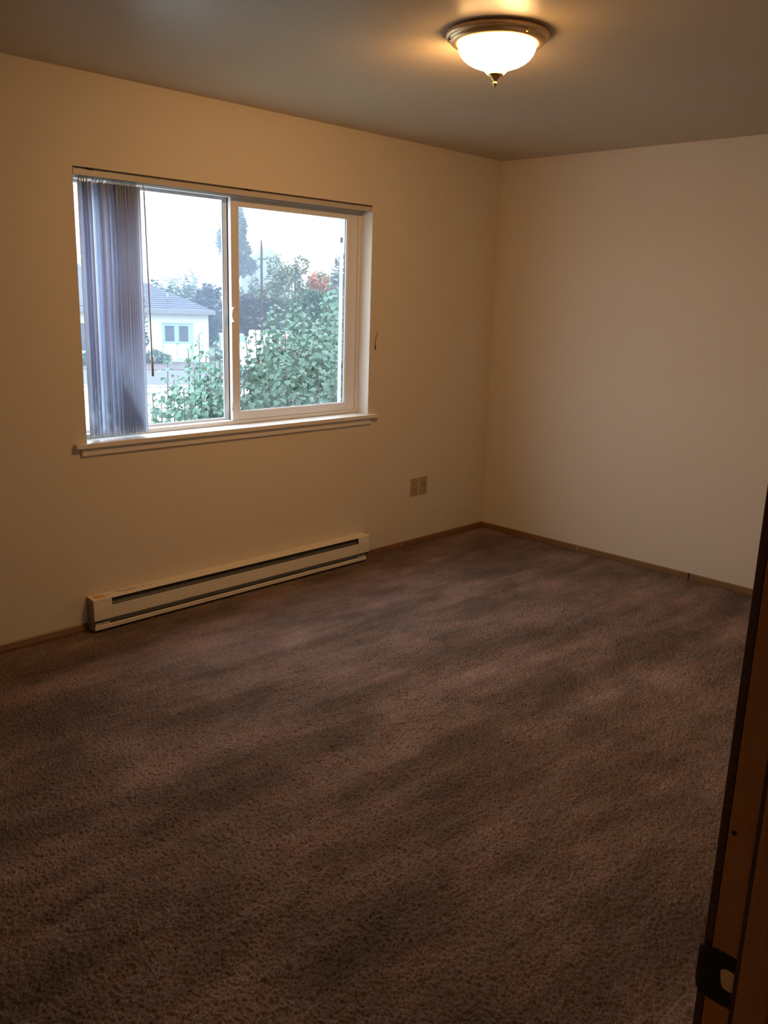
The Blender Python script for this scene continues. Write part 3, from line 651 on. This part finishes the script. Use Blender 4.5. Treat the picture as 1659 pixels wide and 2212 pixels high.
tree('grey_violet_tree', 'hazy grey-violet open tree at the right edge of the window', 35.9, 40.4, [(0, 0, 4.3, .9, .9, 1.3), (.9, -.9, 4.8, 1.0, 1, 1.3), (.1, -.1, 6.0, .55, .5, .6), (-.8, .9, 3.6, .8, .8, 1.1), (1.4, -1.5, 3.4, 1.3, 1.2, 1.8), (0, 0, 2.2, 1.6, 1.4, 1.5)], 7000, .18, leafmat('violet_leaves', (.045, .045, .075), (.065, .065, .085), .3), group=GT)
tree('maple_sapling', 'small tree with a bright orange-red crown behind the shrub', 24.6, 29.6, [(-.22, .24, 4.48, .20, .2, .42), (.20, -.2, 4.38, .22, .2, .38), (0, 0, 4.0, .24, .2, .35)], 520, .11, leafmat('orange_leaves', (.46, .17, .10), (.52, .25, .16), .35), trunk=.04, group=GT)
m_hedge = leafmat('hedge_leaves', (0.027, 0.063, 0.041), (0.050, 0.095, 0.059), .2)
hd = tag(empty('tall_hedge', (34.4, 58.9, G)), 'green hedge showing above the white house roof', 'hedge')
crown(hd, 'foliage', m_hedge, [(-4.4 + 1.15 * k, 2.7 - .7 * k, 2.0 + .2 * (k % 2), 1.0, .9, 2.4) for k in range(7)], 9000, .22)
tree('bare_pale_tree', 'pale bare-topped tree fading behind the hedge', 44.2, 71.8, [(0, 0, 4.6, 1.3, 1.2, 1.1), (.7, -.4, 5.5, .6, .6, .6), (-1.4, .9, 4.4, 1.1, 1, .8)], 420, .22, leafmat('pale_rust', (0.150, 0.100, 0.100), (0.180, 0.140, 0.140), .3), trunk=.1, group='trees fading in the haze')
tree('street_tree', 'small dark tree in front of the white house, beside the blind', 14.2, 29.2, [(0, 0, 3.3, .42, .4, .5), (-.1, .05, 2.6, .55, .5, .6), (.1, 0, 1.9, .42, .4, .5), (-.25, .15, 4.0, .3, .3, .35)], 950, .085, leafmat('dark_small_leaves', (0.020, 0.032, 0.040), (0.036, 0.052, 0.052), .2), trunk=.035, group=GT)
tree('hazy_far_tree', 'pale tree top seen in the gap left of the blind', 31.0, 67.8, [(0, 0, 5.6, 2.4, 2.4, 1.6), (-2, 1, 4.5, 2, 2, 2)], 900, .30, bpy.data.materials['hazy_leaves'], group='trees fading in the haze', k=1.5)
for (s, t, lab) in ((6.1, 3.0, 'low shrub by the house wall, seen left of the blind'), (2.95, 1.2, 'low flowering shrub by the house wall, right of the blind')):
    q = fac(s, t)
    tree('low_shrub', lab, q.x, q.y, [(0, 0, .35, .6, .5, .4), (.4, -.3, .3, .5, .4, .3)], 500, .10, m_hedge, trunk=0, cat='shrub', group='low shrubs by the white house')

# ------------------------------------------------------------------ white house
M_siding = mat('white_siding', (0.430, 0.430, 0.400), .6)
M_shing = mat('grey_shingles', (0.038, 0.042, 0.066), .85, var=.25, vscale=3)
M_fascia = mat('grey_fascia', (0.108, 0.111, 0.126), .6)
M_dglass = mat('dark_window_glass', (0.035, 0.037, 0.065), .12, spec=.6)
M_green = mat('pale_green_door_paint', (0.182, 0.280, 0.259), .5)
hs = tag(empty('white_house', tuple(fac(6, -3.3)), HRZ), 'white house with grey shingled hip roof and pale green double door across the street', 'house')
# local frame: x along facade to the left in the picture (s-6), y: +y is away? local y = rot(HRZ)
ly = Vector((-HU.y, HU.x, 0)); sgn = 1 if ly.dot(HN) > 0 else -1   # local +y direction relative to HN
def lp(s, t, z): return (s - 6, sgn * (t + 3.3), z)
def hb(mb, s0, s1, t0, t1, z0, z1):
    a, b_ = lp(s0, t0, z0), lp(s1, t1, z1)
    return mb.box(min(a[0], b_[0]), max(a[0], b_[0]), min(a[1], b_[1]), max(a[1], b_[1]), z0, z1)
HSL = 12.0
hb(MB(), 0, HSL, -6.6, 0, 0, 2.72).build('wall', M_siding, hs)
EZ = 2.80
def roofmesh(mb, s0, s1, t0, t1, ez, rz_, hip0, hip1):
    tm = (t0 + t1) / 2
    v = [lp(s0, t1, ez), lp(s1, t1, ez), lp(s1, t0, ez), lp(s0, t0, ez), lp(s0 + hip0, tm, rz_), lp(s1 - hip1, tm, rz_)]
    v += [(a, b_, c_ - .06) for a, b_, c_ in v[:4]]
    mb.add(v, [(0, 1, 5, 4), (1, 2, 5), (2, 3, 4, 5), (3, 0, 4), (6, 7, 8, 9), (0, 1, 7, 6), (1, 2, 8, 7), (2, 3, 9, 8), (3, 0, 6, 9)]); return mb
rf = roofmesh(MB(), -.35, HSL, -6.95, .45, EZ, 4.22, 3.7, .2).build('roof', M_shing, hs)
# shingle courses as thin steps
cs = MB()
for k in range(1, 13):
    u = k / 13.5; z = EZ + (4.22 - EZ) * u; t = .45 - 3.7 * u; s0 = -.35 + 3.7 * u
    a, b_, c_, d = lp(s0, t + .02, z - .008), lp(HSL - .2, t + .02, z - .008), lp(HSL - .2, t - .02, z + .016), lp(s0, t - .02, z + .016)
    e1, e2 = lp(s0, t + .02, z + .018), lp(HSL - .2, t + .02, z + .018)
    cs.add([a, b_, e2, e1, c_, d], [(0, 1, 2, 3), (3, 2, 4, 5)])
cs.build('shingle_courses', mat('shingle_edge', (0.025, 0.025, 0.035), .9), rf)
hb(MB(), -.36, HSL, .44, .50, EZ - .20, EZ + .01).build('gutter', M_fascia, hs)
hb(MB(), -.36, HSL, 0, .45, EZ - .20, EZ - .17).build('soffit', M_fascia, hs)
# vent pipe with dark streaks
q = lp(2.15, -.75, 0); vp = MB().tube([(q[0], q[1], 3.15), (q[0], q[1], 3.75)], .05, 10).build('vent_pipe', mat('galvanised', (.12, .125, .14), .4), hs)
MB().tube([(q[0], q[1], 3.75), (q[0], q[1], 3.90)], .09, 10).build('vent_cap', M_trunk, vp)
q = lp(5.6, -3, 0)
# double door
for s0, lab in ((1.72, 'left'), (.98, 'right')):
    d = hb(MB(), s0, s0 + .72, .0, .05, .02, 2.05).build('door', M_siding if lab == 'left' else M_siding, hs)
    hb(MB(), s0 + .12, s0 + .62, .045, .06, 1.12, 1.95).build('door_window', M_dglass, d)
    fm = MB()
    for a in ((s0, s0 + .12, 1.0, 2.05), (s0 + .62, s0 + .72, 1.0, 2.05), (s0 + .12, s0 + .62, 1.95, 2.05), (s0 + .12, s0 + .62, 1.0, 1.12)): hb(fm, a[0], a[1], .05, .065, a[2], a[3])
    fm.build('door_window_frame', M_green, d)
df = MB(); hb(df, .84, .98, 0, .08, 0, 2.12); hb(df, 2.44, 2.48, 0, .08, 0, 2.12); hb(df, .84, 2.48, 0, .08, 2.06, 2.12); hb(df, 1.695, 1.725, .05, .07, 0, 2.06)
df.build('door_frame', M_green, hs)
q = lp(1.68, .09, 1.0); MB().tube([q, (q[0], q[1] + sgn * .05, q[2])], .03, 8).build('door_knob', M_bronze, hs)
hb(MB(), 2.75, 3.0, .0, .03, .42, .68).build('crawl_vent', M_seal, hs)
# window further along, seen left of the blind
wn = hb(MB(), 5.6, 7.8, .0, .05, .55, 2.0).build('house_window', M_dglass, hs)
hb(MB(), 5.5, 7.9, .0, .09, .42, .55).build('window_trim', M_siding, wn); hb(MB(), 5.5, 7.9, 0, .09, 2.0, 2.08).build('window_trim', M_siding, wn)
hb(MB(), 4.3, 12, .0, .05, -.3, .42).build('stone_base', mat('mauve_brick', (0.147, 0.126, 0.147), .8, var=.15, vscale=6), hs)
# higher roof wing to the left
wing = roofmesh(MB(), 4.8, 14, -8.2, .30, EZ + .12, 5.15, 2.2, 0).build('wing_roof', M_shing, hs)
# bright neighbour building beyond the house
nb = tag(empty('pale_far_house', (37.0, 67.0, G), HRZ), 'pale gabled house fading in the haze above the white house roof', 'house')
MB().box(-1, 9, -3, 3, 0, 4.0).build('wall', M_siding, nb)
MB().prism([(-3.4, 3.9), (3.4, 3.9), (0, 5.6)], 'x', -1.3, 9.3).build('roof', mat('pale_roof', (0.248, 0.270, 0.279), .7), nb)

# ------------------------------------------------------------------ buildings behind the right pane
az = math.atan2(.79, .62) - math.pi / 2
db = tag(empty('dark_roofed_building', (38.4, 51.2, G), az), 'low dark blue-grey roofed building right of the purple tree', 'building')
M_dk = mat('blue_grey_wall', (0.056, 0.060, 0.084), .7)
MB().box(-1.6, 1.6, 0, 5, 0, 2.55).build('wall', M_dk, db)
MB().add([(-1.9, -.5, 2.6), (2.0, -.5, 2.5), (1.2, 3, 3.15), (-1.9, 3, 3.40), (-1.9, -.5, 2.5), (2.0, -.5, 2.4), (2.0, 6, 2.5), (-1.9, 6, 2.6)], [(0, 1, 2, 3), (4, 5, 1, 0), (1, 5, 6, 2), (2, 6, 7, 3), (3, 7, 4, 0), (4, 7, 6, 5)]).build('roof', mat('dark_blue_roof', (0.040, 0.044, 0.072), .8), db)
wb = tag(empty('white_far_building', (63.4, 83.2, G), az), 'white low building far off in the haze behind the utility pole', 'building')
MB().box(-2.6, 3.0, 0, 8, 0, 3.6).build('wall', M_siding, wb)
MB().box(-2.9, 3.6, -.6, 9, 3.6, 3.9).build('roof', mat('pale_flat_roof', (0.375, 0.400, 0.425), .6), wb)
for xx in (-1.9, -.2, 1.5): MB().box(xx, xx + .9, -.05, .05, 1.4, 2.9).build('window', mat('hazy_window_glass', (0.120, 0.160, 0.180), .2) if xx < -1.5 else bpy.data.materials['hazy_window_glass'], wb)

# ------------------------------------------------------------------ poles
M_pole = mat('weathered_pole', (0.052, 0.042, 0.049), .85)
up = tag(empty('utility_pole', (25.94, 36.04, G), az), 'dark wooden utility pole with a crossarm rising from behind the cars', 'pole')
MB().tube([(0, 0, 0), (0, 0, 6.2), (-.01, 0, 6.68)], [.085, .065, .035], 10).build('pole', M_pole, up)
MB().box(-.22, .30, -.035, .035, 5.62, 5.68).build('crossarm', M_pole, up)
MB().tube([(.26, 0, 5.66), (.33, 0, 5.78)], .03, 8).build('insulator', M_pole, up)
MB().tube([(.07, 0, 3.85), (.20, 0, 4.0)], .045, 8).build('pole_bracket', M_pole, up)
MB().tube([(-.07, 0, 3.95), (-.19, 0, 4.03)], .045, 8).build('pole_bracket', M_pole, up)
sl = tag(empty('street_lamp', (51.4, 66.6, G), az), 'thin grey street lamp pole right of the utility pole', 'street lamp')
MB().tube([(0, 0, 0), (0, 0, 7.1)], .05, 8).build('pole', mat('grey_pole', (0.112, 0.120, 0.128), .6), sl)
MB().box(-.05, .28, -.1, .1, 7.05, 7.16).build('lamp_head', M_pole, sl)

# ------------------------------------------------------------------ parked cars
M_tyre = mat('tyre', (.03, .03, .035), .8)
M_carglass = mat('car_glass', (.06, .07, .10), .1, spec=.6)
M_tail = mat('orange_tail_light', (.85, .28, .08), .3)
def car(label, x, y, rz, paint, kind='sedan'):
    c_ = tag(empty('parked_car', (x, y, G), rz), label, 'car', 'cars parked across the street')
    if kind == 'van':
        body = [(-2.4, .35), (2.4, .35), (2.45, .9), (2.0, 1.15), (1.5, 1.75), (1.2, 1.85), (-2.3, 1.85), (-2.45, 1.6), (-2.45, .5)]; cab = None
        win = [(-2.2, 1.15), (1.55, 1.15), (1.3, 1.62), (-2.2, 1.62)]
    else:
        body = [(-2.2, .35), (2.2, .35), (2.25, .62), (2.15, .82), (1.2, .95), (-1.6, .98), (-2.2, .92), (-2.28, .6)]
        cab = [(-1.65, .95), (1.25, .93), (.55, 1.42), (.2, 1.47), (-.8, 1.47), (-1.15, 1.40)]
        win = [(-1.35, .98), (.98, .97), (.45, 1.36), (-.78, 1.38), (-1.02, 1.34)]
    bo_ = MB().prism(body, 'y', -.88, .88).build('body', paint, c_, bevel=.06)
    if cab: MB().prism(cab, 'y', -.74, .74).build('cabin', paint, c_, bevel=.05)
    for sy, nm in ((-1, 'side_window'), (1, 'side_window')):
        w_ = .895 if kind == 'van' else .755
        MB().prism(win, 'y', min(sy * w_, sy * (w_ - .03)), max(sy * w_, sy * (w_ - .03))).build(nm, M_carglass, c_)
    for xe, nm, m in ((2.2, 'head_light', M_chain), (-2.26, 'tail_light', M_tail)):
        for sy in (-.66, .66): MB().box(xe - .06, xe + .03, sy - .16, sy + .16, .62, .80).build(nm, m, c_)
    for xx in (-1.4, 1.4):
        for sy in (-.80, .80):
            wh = MB().tube([(xx, sy - .11, .32), (xx, sy + .11, .32)], .32, 20).build('wheel', M_tyre, c_)
            MB().tube([(xx, sy - .12, .32), (xx, sy + .12, .32)], .18, 16).build('hub_cap', M_chain, wh)
    return c_
P_teal = mat('teal_car_paint', (.015, .12, .15), .3, coat=.5); P_white = mat('white_car_paint', (.82, .82, .80), .3, coat=.5)
P_red = mat('red_car_paint', (.50, .06, .07), .3, coat=.5)
car('teal car parked behind the right corner of the white house', 26.05, 39.1, math.atan2(.85, .527) + math.pi, P_teal)
car('white car at the left end of the row behind the shrub, right of the stile', 30.6, 42.2, az - math.pi / 2, P_white)
car('white car second in the row, mostly hidden behind the shrub', 32.6, 41.4, az + math.pi / 2, P_white)
car('red car half hidden by the large shrub', 27.4, 34.9, az - math.pi / 2, P_red)
car('white car with an orange tail light, nearest behind the shrub', 21.1, 30.9, az + math.pi / 2, P_white)

# ------------------------------------------------------------------ morning haze over the street (a real scattering volume)
m = bpy.data.materials.new('haze'); m.use_nodes = True; N = m.node_tree.nodes; N.clear()
o = N.new('ShaderNodeOutputMaterial'); v = N.new('ShaderNodeVolumeScatter'); v.inputs['Color'].default_value = (.62, .82, 1, 1); v.inputs['Density'].default_value = 0.0030
m.node_tree.links.new(v.outputs[0], o.inputs['Volume'])
tag(box(-60, 150, 4.5, 58, G + .03, 22).build('haze', m), kind='structure')
m2 = m.copy(); m2.name = 'fog_bank'; [n for n in m2.node_tree.nodes if n.bl_idname == 'ShaderNodeVolumeScatter'][0].inputs['Density'].default_value = 0.014
tag(box(-60, 150, 58.2, 150, G + .03, 22).build('fog_bank', m2), kind='structure')
